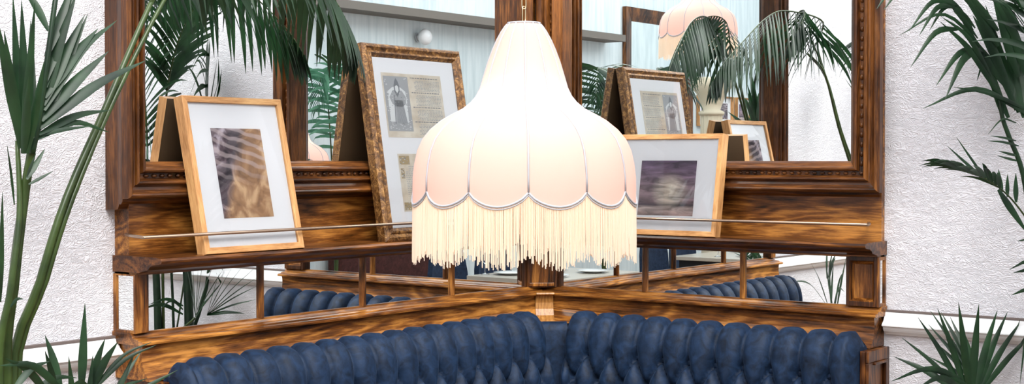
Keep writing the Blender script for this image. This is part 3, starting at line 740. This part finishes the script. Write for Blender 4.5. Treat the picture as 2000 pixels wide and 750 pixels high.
def potted(name, loc, label, rad=.17, hp=.42, ped=0):
    r = thing(name, (loc[0], loc[1], 0), label, 'palm', 'tall potted palms', world=False); r['_w'] = 1
    mb = MB()
    z0 = ped
    mb.lathe([(.001, z0), (rad*.72, z0), (rad*.75, z0+.02), (rad*.98, z0+hp*.85), (rad*1.08, z0+hp*.86), (rad*1.1, z0+hp), (rad*.98, z0+hp), (rad*.95, z0+hp-.04), (.001, z0+hp-.04)], 32); mb.build('pot', POT, r, smooth=True, bevel=.004)
    mb = MB(); mb.lathe([(.001, z0+hp-.03), (rad*.94, z0+hp-.036)], 24); mb.build('soil', SOIL, r)
    return r
def stem(root, pts, r0, r1, nm='stem', m=None):
    off = root.matrix_world.translation; C = [p-off for p in crv(pts, 24)]; mb = MB(); mb.tube(C, [r0+(r1-r0)*i/24 for i in range(25)], 10); return mb.build(nm, m or STEM, root, smooth=True)

# --- left palm
LP = potted('potted_palm', (.34, -2.62, 0), 'tall potted palm whose two long stalks cross the oak frame and hang over the mirror')
g0 = Vector((.34, -2.62, .42))
stem(LP, [g0+Vector((-.03, -.03, 0)), at(12, 760, 3.72), at(28, 540, 3.7), at(48, 380, 3.7), at(66, 265, 3.68)], .019, .010)
stem(LP, [g0+Vector((.0, -.05, 0)), at(0, 760, 3.66), at(22, 560, 3.66), at(38, 420, 3.68), at(34, 275, 3.70)], .013, .006)
stem(LP, [g0+Vector((.03, .0, 0)), at(24, 760, 3.76), at(78, 550, 3.78), at(130, 385, 3.82), at(210, 200, 3.95), at(293, 10, 4.08), at(335, -60, 4.2)], .014, .006)
stem(LP, [g0+Vector((.03, .02, 0)), at(34, 760, 3.78), at(90, 545, 3.80), at(142, 385, 3.84), at(225, 190, 3.97), at(318, 5, 4.10), at(360, -50, 4.2)], .011, .005)
# fan of broad leaflets at left edge
A = 3.68; A2 = 3.98
leaves(LP, [(at(66, 262, A), at(150, -14, A+.05), .017, .02), (at(70, 262, A), at(172, 26, A+.12), .016, .0), (at(88, 160, A), at(150, -30, A+.1), .014, .0),
            (at(84, 205, A), at(166, 28, A+.1), .016, .01), (at(86, 190, A), at(192, 55, A+.15), .017, .012), (at(86, 215, A), at(228, 40, A+.2), .012, .035),
            (at(80, 235, A), at(212, 100, A+.16), .017, .010), (at(78, 250, A), at(285, 118, A+.22), .015, .020), (at(76, 262, A), at(214, 215, A+.2), .011, .016),
            (at(72, 272, A), at(212, 258, A+.2), .009, .035), (at(66, 266, A), at(180, 246, A+.1), .006, .004),
            (at(60, 280, A), at(60, 40, A+.05), .014, .0), (at(50, 290, A), at(42, 0, A-.05), .014, .0), (at(44, 300, A), at(68, 6, A-.1), .013, .0),
            (at(40, 290, A), at(8, 60, A-.1), .014, .0), (at(36, 270, A), at(-10, 20, A-.12), .013, .0), (at(40, 280, A), at(25, -10, A-.05), .012, .0),
            (at(52, 300, A-.02), at(86, 120, A-.1), .012, .0), (at(46, 300, A-.02), at(56, 150, A-.12), .012, .0),
            (at(88, 170, A), at(140, -10, A+.2), .015, .01), (at(90, 110, A), at(146, -40, A+.1), .014, .0), (at(95, 60, A), at(40, -30, A), .010, .01)])
stem(LP, [at(62, 300, 3.68), at(76, 230, 3.68), at(92, 120, 3.68), at(108, 0, 3.70), at(118, -60, 3.75)], .009, .006, 'stem', LEAF)
leaves(LP, [(at(52, 350, 3.66), at(88, 290, 3.7), .008, 0), (at(56, 360, 3.66), at(104, 334, 3.7), .004, 0), (at(52, 345, 3.66), at(70, 300, 3.6), .004, 0), (at(28, 400, 3.66), at(14, 285, 3.6), .003, .01), (at(20, 600, 3.6), at(46, 584, 3.6), .004, .01), (at(0, 590, 3.6), at(5, 375, 3.5), .007, .0)])
# young shoots at the foot
leaves(LP, [(at(158, 770, A2), at(166, 592, A2), .0125, 0), (at(172, 765, A2), at(205, 662, A2), .011, .01), (at(176, 765, A2), at(230, 668, A2), .012, .012), (at(182, 762, A2), at(305, 674, A2+.05), .006, .022), (at(178, 765, A2), at(296, 668, A2+.05), .005, .028),
            (at(120, 770, 3.7), at(88, 655, 3.7), .011, .012), (at(110, 770, 3.65), at(88, 686, 3.6), .008, .006), (at(128, 770, 3.6), at(0, 714, 3.5), .010, .035), (at(60, 770, 3.6), at(150, 738, 3.7), .008, .02), (at(20, 770, 3.5), at(98, 705, 3.6), .009, .02), (at(100, 780, 3.6), at(10, 700, 3.5), .010, .02),
            (at(158, 780, 3.75), at(160, 740, 3.7), .03, 0)], name='shoots')
# over-arching frond hanging in front of the left mirror
frond(LP, [at(293, 10, 4.08), at(335, -95, 4.15), atr(1600, 40, 7.45), atr(1530, 20, 7.28), atr(1490, 34, 7.15), atr(1440, 85, 7.02), atr(1405, 125, 6.94), atr(1385, 160, 6.9)], n=38, ll=.40, lw=.0105, start=.17, droop=.9, a0=52, a1=28, rr=.006, lift=-.05, seed=11, flop=1.25)
frond(LP, [at(318, 5, 4.10), at(360, -110, 4.2), at(400, -170, 4.3), at(450, -190, 4.3), at(520, -150, 4.35), at(560, -60, 4.45)], n=24, ll=.38, lw=.010, start=.22, droop=.9, a0=55, a1=30, rr=.005, lift=-.1, seed=12, flop=1.1)
frond(LP, [at(118, -60, 3.75), at(60, -160, 3.7), at(-60, -230, 3.6), at(-200, -200, 3.5)], n=22, ll=.36, lw=.013, start=.55, seed=13, flop=.4)
frond(LP, [g0, Vector((.34, -2.95, 1.4)), Vector((.32, -3.25, 2.1)), Vector((.34, -3.6, 2.5)), Vector((.36, -3.95, 2.45))], n=28, ll=.42, lw=.015, start=.45, seed=14, flop=.4)
kb = Vector((.20, -2.42, .84))
leaves(LP, [(kb+Vector((dx, dy, 0)), kb+Vector(t), w, sg) for dx, dy, t, w, sg in ((0, 0, (.02, .02, .27), .012, 0), (.01, .02, (.05, .14, .27), .012, .0), (.0, .03, (-.02, .22, .26), .010, .03), (.02, .0, (.16, .20, .22), .009, .04), (.0, -.02, (-.06, -.05, .26), .013, 0), (.02, -.03, (.05, -.08, .28), .014, 0), (-.01, .01, (-.10, .30, .16), .009, .06), (.02, .02, (.20, .28, .12), .008, .06))], name='shoots')

# --- right palm
RP = potted('potted_palm', (2.17, -.20, 0), 'tall potted palm with arching fronds and a radiating young leaf at its foot')
h0 = Vector((2.17, -.20, .42))
B = 4.75
frond(RP, [h0, atl(318, 420, 7.12), atl(330, 230, 7.10), atl(342, 140, 7.08), atl(365, 60, 7.02), atl(400, 0, 6.95), atl(440, -40, 6.85)], n=34, ll=.32, lw=.0125, start=.42, droop=.6, seed=21, rr=.008, lift=.1, a0=50, a1=18)
stem(RP, [h0, at(2060, 700, B), at(2020, 480, B), at(1998, 340, B), at(1972, 270, B), at(1958, 230, B), at(1952, 190, B)], .010, .0065, 'stem', LEAF)
leaves(RP, [(at(1995, 60, B), at(1935, -30, B), .015, 0), (at(2010, 20, B), at(1960, -40, B), .015, 0), (at(2020, 60, B), at(1990, -30, B), .016, 0), (at(1950, 60, B), at(1880, -30, B), .013, 0),
            (at(1935, 112, B), at(1755, 70, B-.1), .006, .105), (at(1868, 12, B), at(1776, 60, B-.1), .009, .055), (at(1866, 14, B), at(1795, 70, B-.1), .009, .045), (at(1870, 10, B), at(1815, 60, B-.05), .007, .03),
            (at(1955, 190, B), at(1836, 42, B-.1), .012, .03), (at(1950, 180, B), at(1838, 32, B-.12), .009, .05), (at(1905, 55, B), at(1862, 12, B-.05), .006, .01), (at(1910, 75, B), at(1862, 22, B-.05), .005, .01),
            (at(1876, 56, B), at(1778, 132, B-.1), .010, .05), (at(1920, 100, B), at(1828, 168, B-.1), .011, .05), (at(1916, 95, B), at(1846, 194, B-.12), .013, .045), (at(1925, 105, B), at(1908, 158, B), .004, .0),
            (at(2010, 225, B), at(1802, 212, B-.1), .010, .075), (at(2010, 215, B), at(1862, 170, B-.1), .007, .015),
            (at(1970, 230, B), at(1870, 20, B), .016, .02), (at(1985, 215, B), at(1895, -10, B), .016, .01), (at(1990, 220, B), at(1925, 10, B+.05), .017, .0), (at(2000, 230, B), at(1955, 30, B+.05), .016, .0), (at(2010, 240, B), at(1975, 50, B+.1), .016, .0), (at(1980, 200, B), at(1990, 20, B+.1), .015, .0), (at(2020, 260, B), at(1965, 130, B+.05), .013, .0),
            (at(1975, 180, B), at(1880, 60, B), .016, .01), (at(1965, 150, B), at(1900, 30, B), .017, .01), (at(1990, 150, B), at(1940, 0, B), .018, .01), (at(2010, 160, B), at(1960, 0, B), .018, .01), (at(2000, 100, B), at(1920, -40, B), .016, .01), (at(2020, 120, B), at(2000, -20, B), .016, .01), (at(1960, 230, B), at(1925, 120, B), .012, .01), (at(1950, 90, B), at(1880, -10, B), .015, .01), (at(1900, 60, B), at(1830, -20, B), .014, .015), (at(1930, 40, B), at(1845, -40, B), .014, .01), (at(1752, -25, B-.2), at(1712, 18, B-.25), .006, .01), (at(1775, -25, B-.2), at(1726, 20, B-.25), .006, .015),
            (at(1985, 240, B), at(1930, 262, B-.05), .003, .03), (at(1985, 275, B), at(1935, 265, B-.05), .0035, .002), (at(1990, 285, B), at(1930, 275, B-.05), .004, .004), (at(1990, 305, B), at(1950, 295, B-.05), .0045, .0), (at(1990, 315, B), at(1948, 304, B-.05), .004, 0)])
leaves(RP, [(atl(300, 330, 7.15), atl(286, 206, 7.12), .014, 0), (atl(306, 330, 7.15), atl(296, 205, 7.12), .012, 0), (atl(312, 330, 7.15), atl(306, 225, 7.12), .010, 0)], LEAF2)  # pale leaf colour stands in for light falling on these leaves
frond(RP, [h0, atl(300, 420, 7.16), atl(296, 260, 7.16), atl(288, 150, 7.14), atl(272, 50, 7.1), atl(240, -30, 7.0)], n=32, ll=.36, lw=.013, start=.36, droop=.7, seed=29, rr=.007, lift=.05, a0=55, a1=20)
# drooping frond with short tufts
frond(RP, [h0, at(2090, 640, B-.1), at(2040, 490, B-.1), at(1985, 400, B-.15), at(1930, 352, B-.2), at(1870, 330, B-.25), at(1838, 318, B-.28)], n=20, ll=.15, lw=.007, start=.60, droop=.5, seed=24, rr=.005, a0=32, a1=10)
leaves(RP, [(at(1985, 395, B), at(1984, 338, B), .009, 0), (at(1968, 385, B), at(1968, 340, B), .007, 0), (at(1958, 375, B), at(1950, 330, B), .007, 0), (at(1925, 350, B-.2), at(1868, 268, B-.2), .004, 0), (at(1922, 350, B-.2), at(1850, 285, B-.2), .005, 0), (at(1950, 370, B-.1), at(2010, 460, B-.1), .012, 0)])
# radiating young leaf
Fc = at(1908, 775, 4.68)
tips = [(1745, 696, .05, .011), (1793, 620, .0, .010), (1831, 602, -.04, .011), (1872, 590, -.06, .013), (1912, 594, -.02, .014), (1948, 606, .04, .013), (1968, 609, .1, .012), (1998, 622, .16, .011), (2030, 640, .2, .010), (1762, 660, .02, .008)]
leaves(RP, [(at(1895+(x-1880)*.12, 770, 4.68), at(x, y, 4.68+dd), w, .012) for x, y, dd, w in tips], name='shoots')
leaves(RP, [(at(1890, 752, 4.62), at(1740, 745, 4.5), .009, .045), (at(1880, 740, 4.62), at(1760, 735, 4.45), .008, .03), (at(1885, 765, 4.62), at(1790, 760, 4.4), .010, .04), (at(2010, 600, 4.6), at(1992, 750, 4.55), .004, 0)], name='shoots')
stem(RP, [h0, Vector((2.1, -.28, .7)), Fc], .010, .006)
leaves(RP, [(atl(404, 615, 7.04), atl(x, y, 7.0), w, .01) for x, y, w in ((430, 528, .010), (452, 524, .011), (474, 520, .010), (500, 521, .009), (505, 540, .009), (503, 558, .008), (500, 585, .008), (478, 612, .010))], name='shoots')
# canes seen low in the left mirror strip
for x0, y0, rr in ((2.075, -.115, .027), (2.105, -.10, .012), (2.16, -.24, .022), (2.19, -.21, .014), (2.14, -.16, .008)):
    stem(RP, [Vector((x0, y0, .42)), Vector((x0+.01, y0, .9)), Vector((x0+.04, y0+.0, 1.35))], rr, rr*.75, 'stem', LEAF)
frond(RP, [h0, Vector((2.35, -.5, 1.2)), Vector((2.5, -.6, 1.6)), Vector((2.55, -.62, 2.0))], n=26, ll=.36, lw=.014, start=.35, droop=.8, seed=26, flop=0)

# --- palms at the far side of the room (seen in both mirrors)
def far_palm(loc, label, lmat, fr, seed, s=1.0):
    r = potted('potted_palm', loc, label, .19, .48)
    rnd = random.Random(seed); b = Vector((loc[0], loc[1], .46))
    for i, (az, reach, top) in enumerate(fr):
        a = math.radians(az); d = Vector((math.cos(a), math.sin(a), 0))
        frond(r, [b, b+d*reach*.12+UP*(top-.46)*.5, b+d*reach*.45+UP*(top-.46)*.93, b+d*reach*.75+UP*(top-.46)*1.0, b+d*reach+UP*(top-.46)*.86], n=24, ll=.42*s, lw=.016, start=.38, droop=.9, seed=seed*10+i, lmat=lmat, rr=.008, flop=.2)
    return r
p = atb(655, 310, 11.35); far_palm((p.x, p.y, 0), 'bright green palm mirrored just beside the frame of the manuscript pages', LEAF2, [(100, .25, 2.3), (170, .35, 2.3), (215, .4, 2.3), (255, .45, 2.35), (290, .4, 2.15)], 3)
p = atb(1180, 310, 13.4); far_palm((p.x, p.y, 0), 'dark green palm mirrored behind the small image of the manuscript frame', LEAF, [(0, .9, 2.5), (60, .8, 2.3), (120, 1.0, 2.45), (180, .8, 2.2), (240, 1.0, 2.5), (300, .8, 2.3)], 4)

# ------------------------------------------------------------------ things on the boarded wall
mb = MB(); 
sp_ = thing('wall_speaker', (4.99, -5.0, 2.75), 'round white fitting on the boarded wall, mirrored above the manuscript frame', 'speaker', world=False)
rot = Matrix.Rotation(-math.pi/2, 3, 'Y')
mb = MB(); mb.lathe([(.001, .13), (.05, .125), (.072, .10), (.075, .08), (.06, .05), (.03, .03), (.03, 0)], 24, rot=rot); mb.build('housing', PAINT, sp_, smooth=True)
q = MB(); q.lathe([(.001, .012), (.045, .012), (.045, 0)], 20, rot=rot); q.build('bracket', STEEL, sp_)
def hang(w, h, y, z, label, fr, n=1):
    r = thing('wall_mirror' if n == 0 else 'framed_picture', (4.995, y, z), label, 'mirror' if n == 0 else 'picture', world=False)
    fw = .15 if n == 0 else .02
    mb = MB(); P = [(0, 0), (0, .05), (fw*.5, .04), (fw, .02), (fw, 0)]
    for k in range(4):
        def ring(k): a, d = P[k]; return [(-d, w/2-a, a), (-d, -w/2+a, a), (-d, -w/2+a, h-a), (-d, w/2-a, h-a)]
        A_, B_ = ring(k), ring(k+1)
        for e in range(4): mb.add([A_[e], A_[(e+1) % 4], B_[(e+1) % 4], B_[e]], [(0, 1, 2, 3)])
    mb.build('frame', fr, r, weld=True)
    if n == 0:
        mb = MB(); mb.box((-.012, -w/2+fw-.01, fw-.01), (-.004, w/2-fw+.01, h-fw+.01)); mb.build('mirror_glass', MIRROR, r)
    else:
        mb = MB(); mb.box((-.012, -w/2+fw-.005, fw-.005), (-.004, w/2-fw+.005, h-fw+.005)); mb.build('mount', WHITE, r)
        mb = MB(); mb.box((-.0135, -w*.24, h*.26), (-.012, w*.24, h*.78)); mb.build('print', SHORE if n % 2 else ARCH, r)
    return r
hang(1.45, 1.9, -9.15, 1.42, 'dark wood framed mirror on the boarded wall beside the end of the bulkhead', DZ, 0)
for i, (px, lab) in enumerate(((1378, 'nearest the column'), (1415, 'middle one'), (1451, 'farthest from the column'))):
    d = 15.0
    ray = (F + Rv*((px-1000)/FPX)); t = (-4.99-CAM.x)/ray.x; yv = CAM.y+ray.y*t
    hang(.37, .37, -yv, 2.04, 'small white-mounted picture on the boarded wall, %s of the row of three' % lab, GZ, i+1)
# cream stone column with flared capital
p = atb(1392, 310, 15.0); r = thing('stone_column', (p.x, p.y, 0), 'cream stone column with flared capital standing below the high lampshade', 'column', world=False)
STONE = plain('cream_stone', (.62, .54, .40), .8)
mb = MB(); n = 32; P = []
for z in (.14, 1.9): P.append([((.085+.004*(j % 2))*math.cos(2*math.pi*j/n), (.085+.004*(j % 2))*math.sin(2*math.pi*j/n), z) for j in range(n+1)])
mb.grid(P); mb.build('shaft', STONE, r)
mb = MB(); mb.lathe([(.001, 0), (.16, 0), (.16, .06), (.13, .08), (.13, .12), (.10, .15), (.001, .15)], 28); mb.build('base', STONE, r)
mb = MB(); mb.lathe([(.001, 1.88), (.10, 1.88), (.105, 1.91), (.07, 1.93), (.085, 1.98), (.12, 2.08), (.165, 2.14), (.17, 2.21), (.15, 2.23), (.001, 2.21)], 28); mb.build('capital', STONE, r, smooth=True); r.scale = (1.3, 1.3, 1.12)

# ------------------------------------------------------------------ dining furniture (seen in the mirror strips)
CHAIRM = velvet('navy_chair_fabric', (.006, .012, .03), (.02, .04, .085)); BLACK = plain('black_table', (.012, .012, .014), .3)
PLATE = plain('white_china', (.85, .85, .84), .15, coat=.5); LINEN = plain('white_linen', (.82, .82, .80), .9)
def table(x, y, sx, sy, label):
    r = thing('dining_table', (x, y, 0), label, 'table', 'dining tables', world=False)
    mb = MB(); mb.box((-sx/2, -sy/2, .715), (sx/2, sy/2, .75)); mb.build('tabletop', plain('pale_tabletop', (.42, .38, .32), .25), r, bevel=.004)
    mb = MB(); mb.box((-sx/2+.05, -sy/2+.05, .64), (sx/2-.05, sy/2-.05, .714)); mb.build('apron', BLACK, r)
    for a in (-1, 1):
        for c in (-1, 1):
            mb = MB(); mb.box((a*(sx/2-.08)-.03, c*(sy/2-.08)-.03, 0), (a*(sx/2-.08)+.03, c*(sy/2-.08)+.03, .64)); mb.build('leg', BLACK, r, bevel=.003)
    return r
table(3.02, -4.35, .85, 1.15, 'dark-edged dining table laid with white plates, mirrored beside the corner pillar')
table(2.9, -7.3, .85, 1.3, 'second laid dining table farther off in the mirror strips')
def chair(x, y, rz, label):
    r = thing('dining_chair', (x, y, 0), label, 'chair', 'navy dining chairs', world=False); r.rotation_euler = (0, 0, rz)
    mb = MB(); mb.box((-.23, -.23, .40), (.23, .23, .48)); mb.build('seat', CHAIRM, r, bevel=.03)
    mb = MB(); P = []
    for i in range(13):
        t = -1+2*i/12; row = []
        for z in (.44, .6, .75, .88, .93, .955, .96): row.append((t*(.235-.02*((z-.44)/.5)**4*3), -.20-.06*(z-.44)+.05*t*t, z-.03*abs(t)**3))
        P.append(row)
    mb.grid(P); Q = [[(a[0], a[1]-.05, a[2]) for a in row] for row in P]; mb.grid(Q)
    for i in range(12): mb.add([P[i][-1], P[i+1][-1], Q[i+1][-1], Q[i][-1]], [(0, 1, 2, 3)])
    for i in (0, 12): 
        for j in range(6): mb.add([P[i][j], P[i][j+1], Q[i][j+1], Q[i][j]], [(0, 1, 2, 3)])
    mb.build('backrest', CHAIRM, r, smooth=True)
    for a in (-1, 1):
        for c in (-1, 1):
            mb = MB(); mb.tube([(a*.19, c*.19, .40), (a*.21, c*.22, 0)], [.018, .011], 8); mb.build('leg', DZ, r, smooth=True)
    return r
ch = chair(3.75, -4.15, math.pi/2, 'navy upholstered dining chair nearest the camera side of the laid table')
for x, y, rz, lab in ((3.75, -4.75, math.pi/2, 'second navy dining chair on the same side of the laid table'), (3.6, -7.1, math.pi/2, 'navy dining chair by the farther table, first of its side'), (3.6, -7.65, math.pi/2, 'navy dining chair by the farther table, second of its side')):
    c = copy_tree(ch); c.location = (x, y, 0); c.rotation_euler = (0, 0, rz); c['label'] = lab
# plates, glasses, napkins
pl = thing('dinner_plate', (2.83, -4.05, .75), 'white dinner plate at the corner of the laid table', 'plate', 'white dinner plates', world=False)
mb = MB(); mb.lathe([(.001, .002), (.07, .002), (.085, .006), (.13, .018), (.132, .021), (.085, .010), (.07, .007), (.001, .007)], 36); mb.build('plate_body', PLATE, pl, smooth=True)
k = 0
for x, y, w in ((2.83, -4.60, 'beside the first plate on the laid table'), (3.23, -4.05, 'across the laid table from the first plate'), (3.23, -4.60, 'at the far corner of the laid table'), (2.7, -7.0, 'on the farther table, near side'), (3.1, -7.6, 'on the farther table, far side')):
    c = copy_tree(pl); c.location = (x, y, .75); c['label'] = 'white dinner plate '+w
wg = thing('wine_glass', (3.0, -3.95, .75), 'clear wine glass near the end of the laid table', 'wine glass', 'clear wine glasses', world=False)
gm, nt, b = mat('clear_glass'); b.inputs['Transmission Weight'].default_value = 1; b.inputs['Roughness'].default_value = 0; b.inputs['IOR'].default_value = 1.3
mb = MB(); mb.lathe([(.001, .001), (.034, .001), (.035, .003), (.006, .008), (.004, .02), (.004, .08), (.010, .088), (.030, .105), (.038, .13), (.037, .16), (.030, .195), (.0285, .195), (.0355, .16), (.0365, .13), (.029, .107), (.008, .091), (.001, .090)], 28); mb.build('glass_body', gm, wg, smooth=True)
for x, y, w in ((3.04, -4.45, 'by the middle of the laid table'), (3.40, -3.95, 'at the outer corner of the laid table'), (2.95, -6.85, 'on the farther table'), (3.0, -7.8, 'at the far end of the farther table')):
    c = copy_tree(wg); c.location = (x, y, .75); c['label'] = 'clear wine glass '+w
# leather bench against the boarded wall
bn = thing('leather_bench', (4.7, -4.4, 0), 'oxblood leather bench with straight back against the boarded wall', 'bench', world=False)
mb = MB(); mb.box((-.30, -.6, .34), (.22, .6, .46)); mb.build('seat', BURG, bn, bevel=.03)
mb = MB(); mb.box((.12, -.6, .46), (.27, .6, .98)); mb.build('backrest', BURG, bn, bevel=.03)
mb = MB(); mb.box((-.27, -.58, 0), (.25, .58, .34)); mb.build('plinth', DZ, bn)

# ------------------------------------------------------------------ light
wd_ = bpy.data.worlds.new('sky'); SC.world = wd_; wd_.use_nodes = True
bg = wd_.node_tree.nodes['Background']; bg.inputs[0].default_value = (.90, .95, 1, 1); bg.inputs[1].default_value = 1.1
sd = bpy.data.lights.new('sun', 'SUN'); so = bpy.data.objects.new('sun', sd); COL.objects.link(so)
sd.energy = 3.2; sd.angle = math.radians(35); sd.color = (1, .97, .92)
so.rotation_euler = Vector((-.56, .47, -.70)).to_track_quat('-Z', 'Y').to_euler()
sk = bpy.data.lights.new('skylight', 'AREA'); sko = bpy.data.objects.new('skylight', sk); COL.objects.link(sko)
sk.shape = 'RECTANGLE'; sk.size = 4.3; sk.size_y = 11.4; sk.energy = 170; sk.color = (.95, .98, 1); sko.location = (2.55, -6.1, 4.18)

for o in bpy.data.objects:
    for kk in ('_world', '_w'):
        if kk in o: del o[kk]
SC.view_settings.view_transform = 'Standard'; SC.view_settings.look = 'None'; SC.view_settings.gamma = 1; SC.view_settings.use_curve_mapping = False
SC.view_settings.exposure = 0.55
cy = SC.cycles
cy.max_bounces = 14; cy.glossy_bounces = 8; cy.diffuse_bounces = 4; cy.transmission_bounces = 8; cy.transparent_max_bounces = 12
cy.use_denoising = True; cy.sample_clamp_indirect = 6.0; cy.caustics_reflective = True; cy.caustics_refractive = False
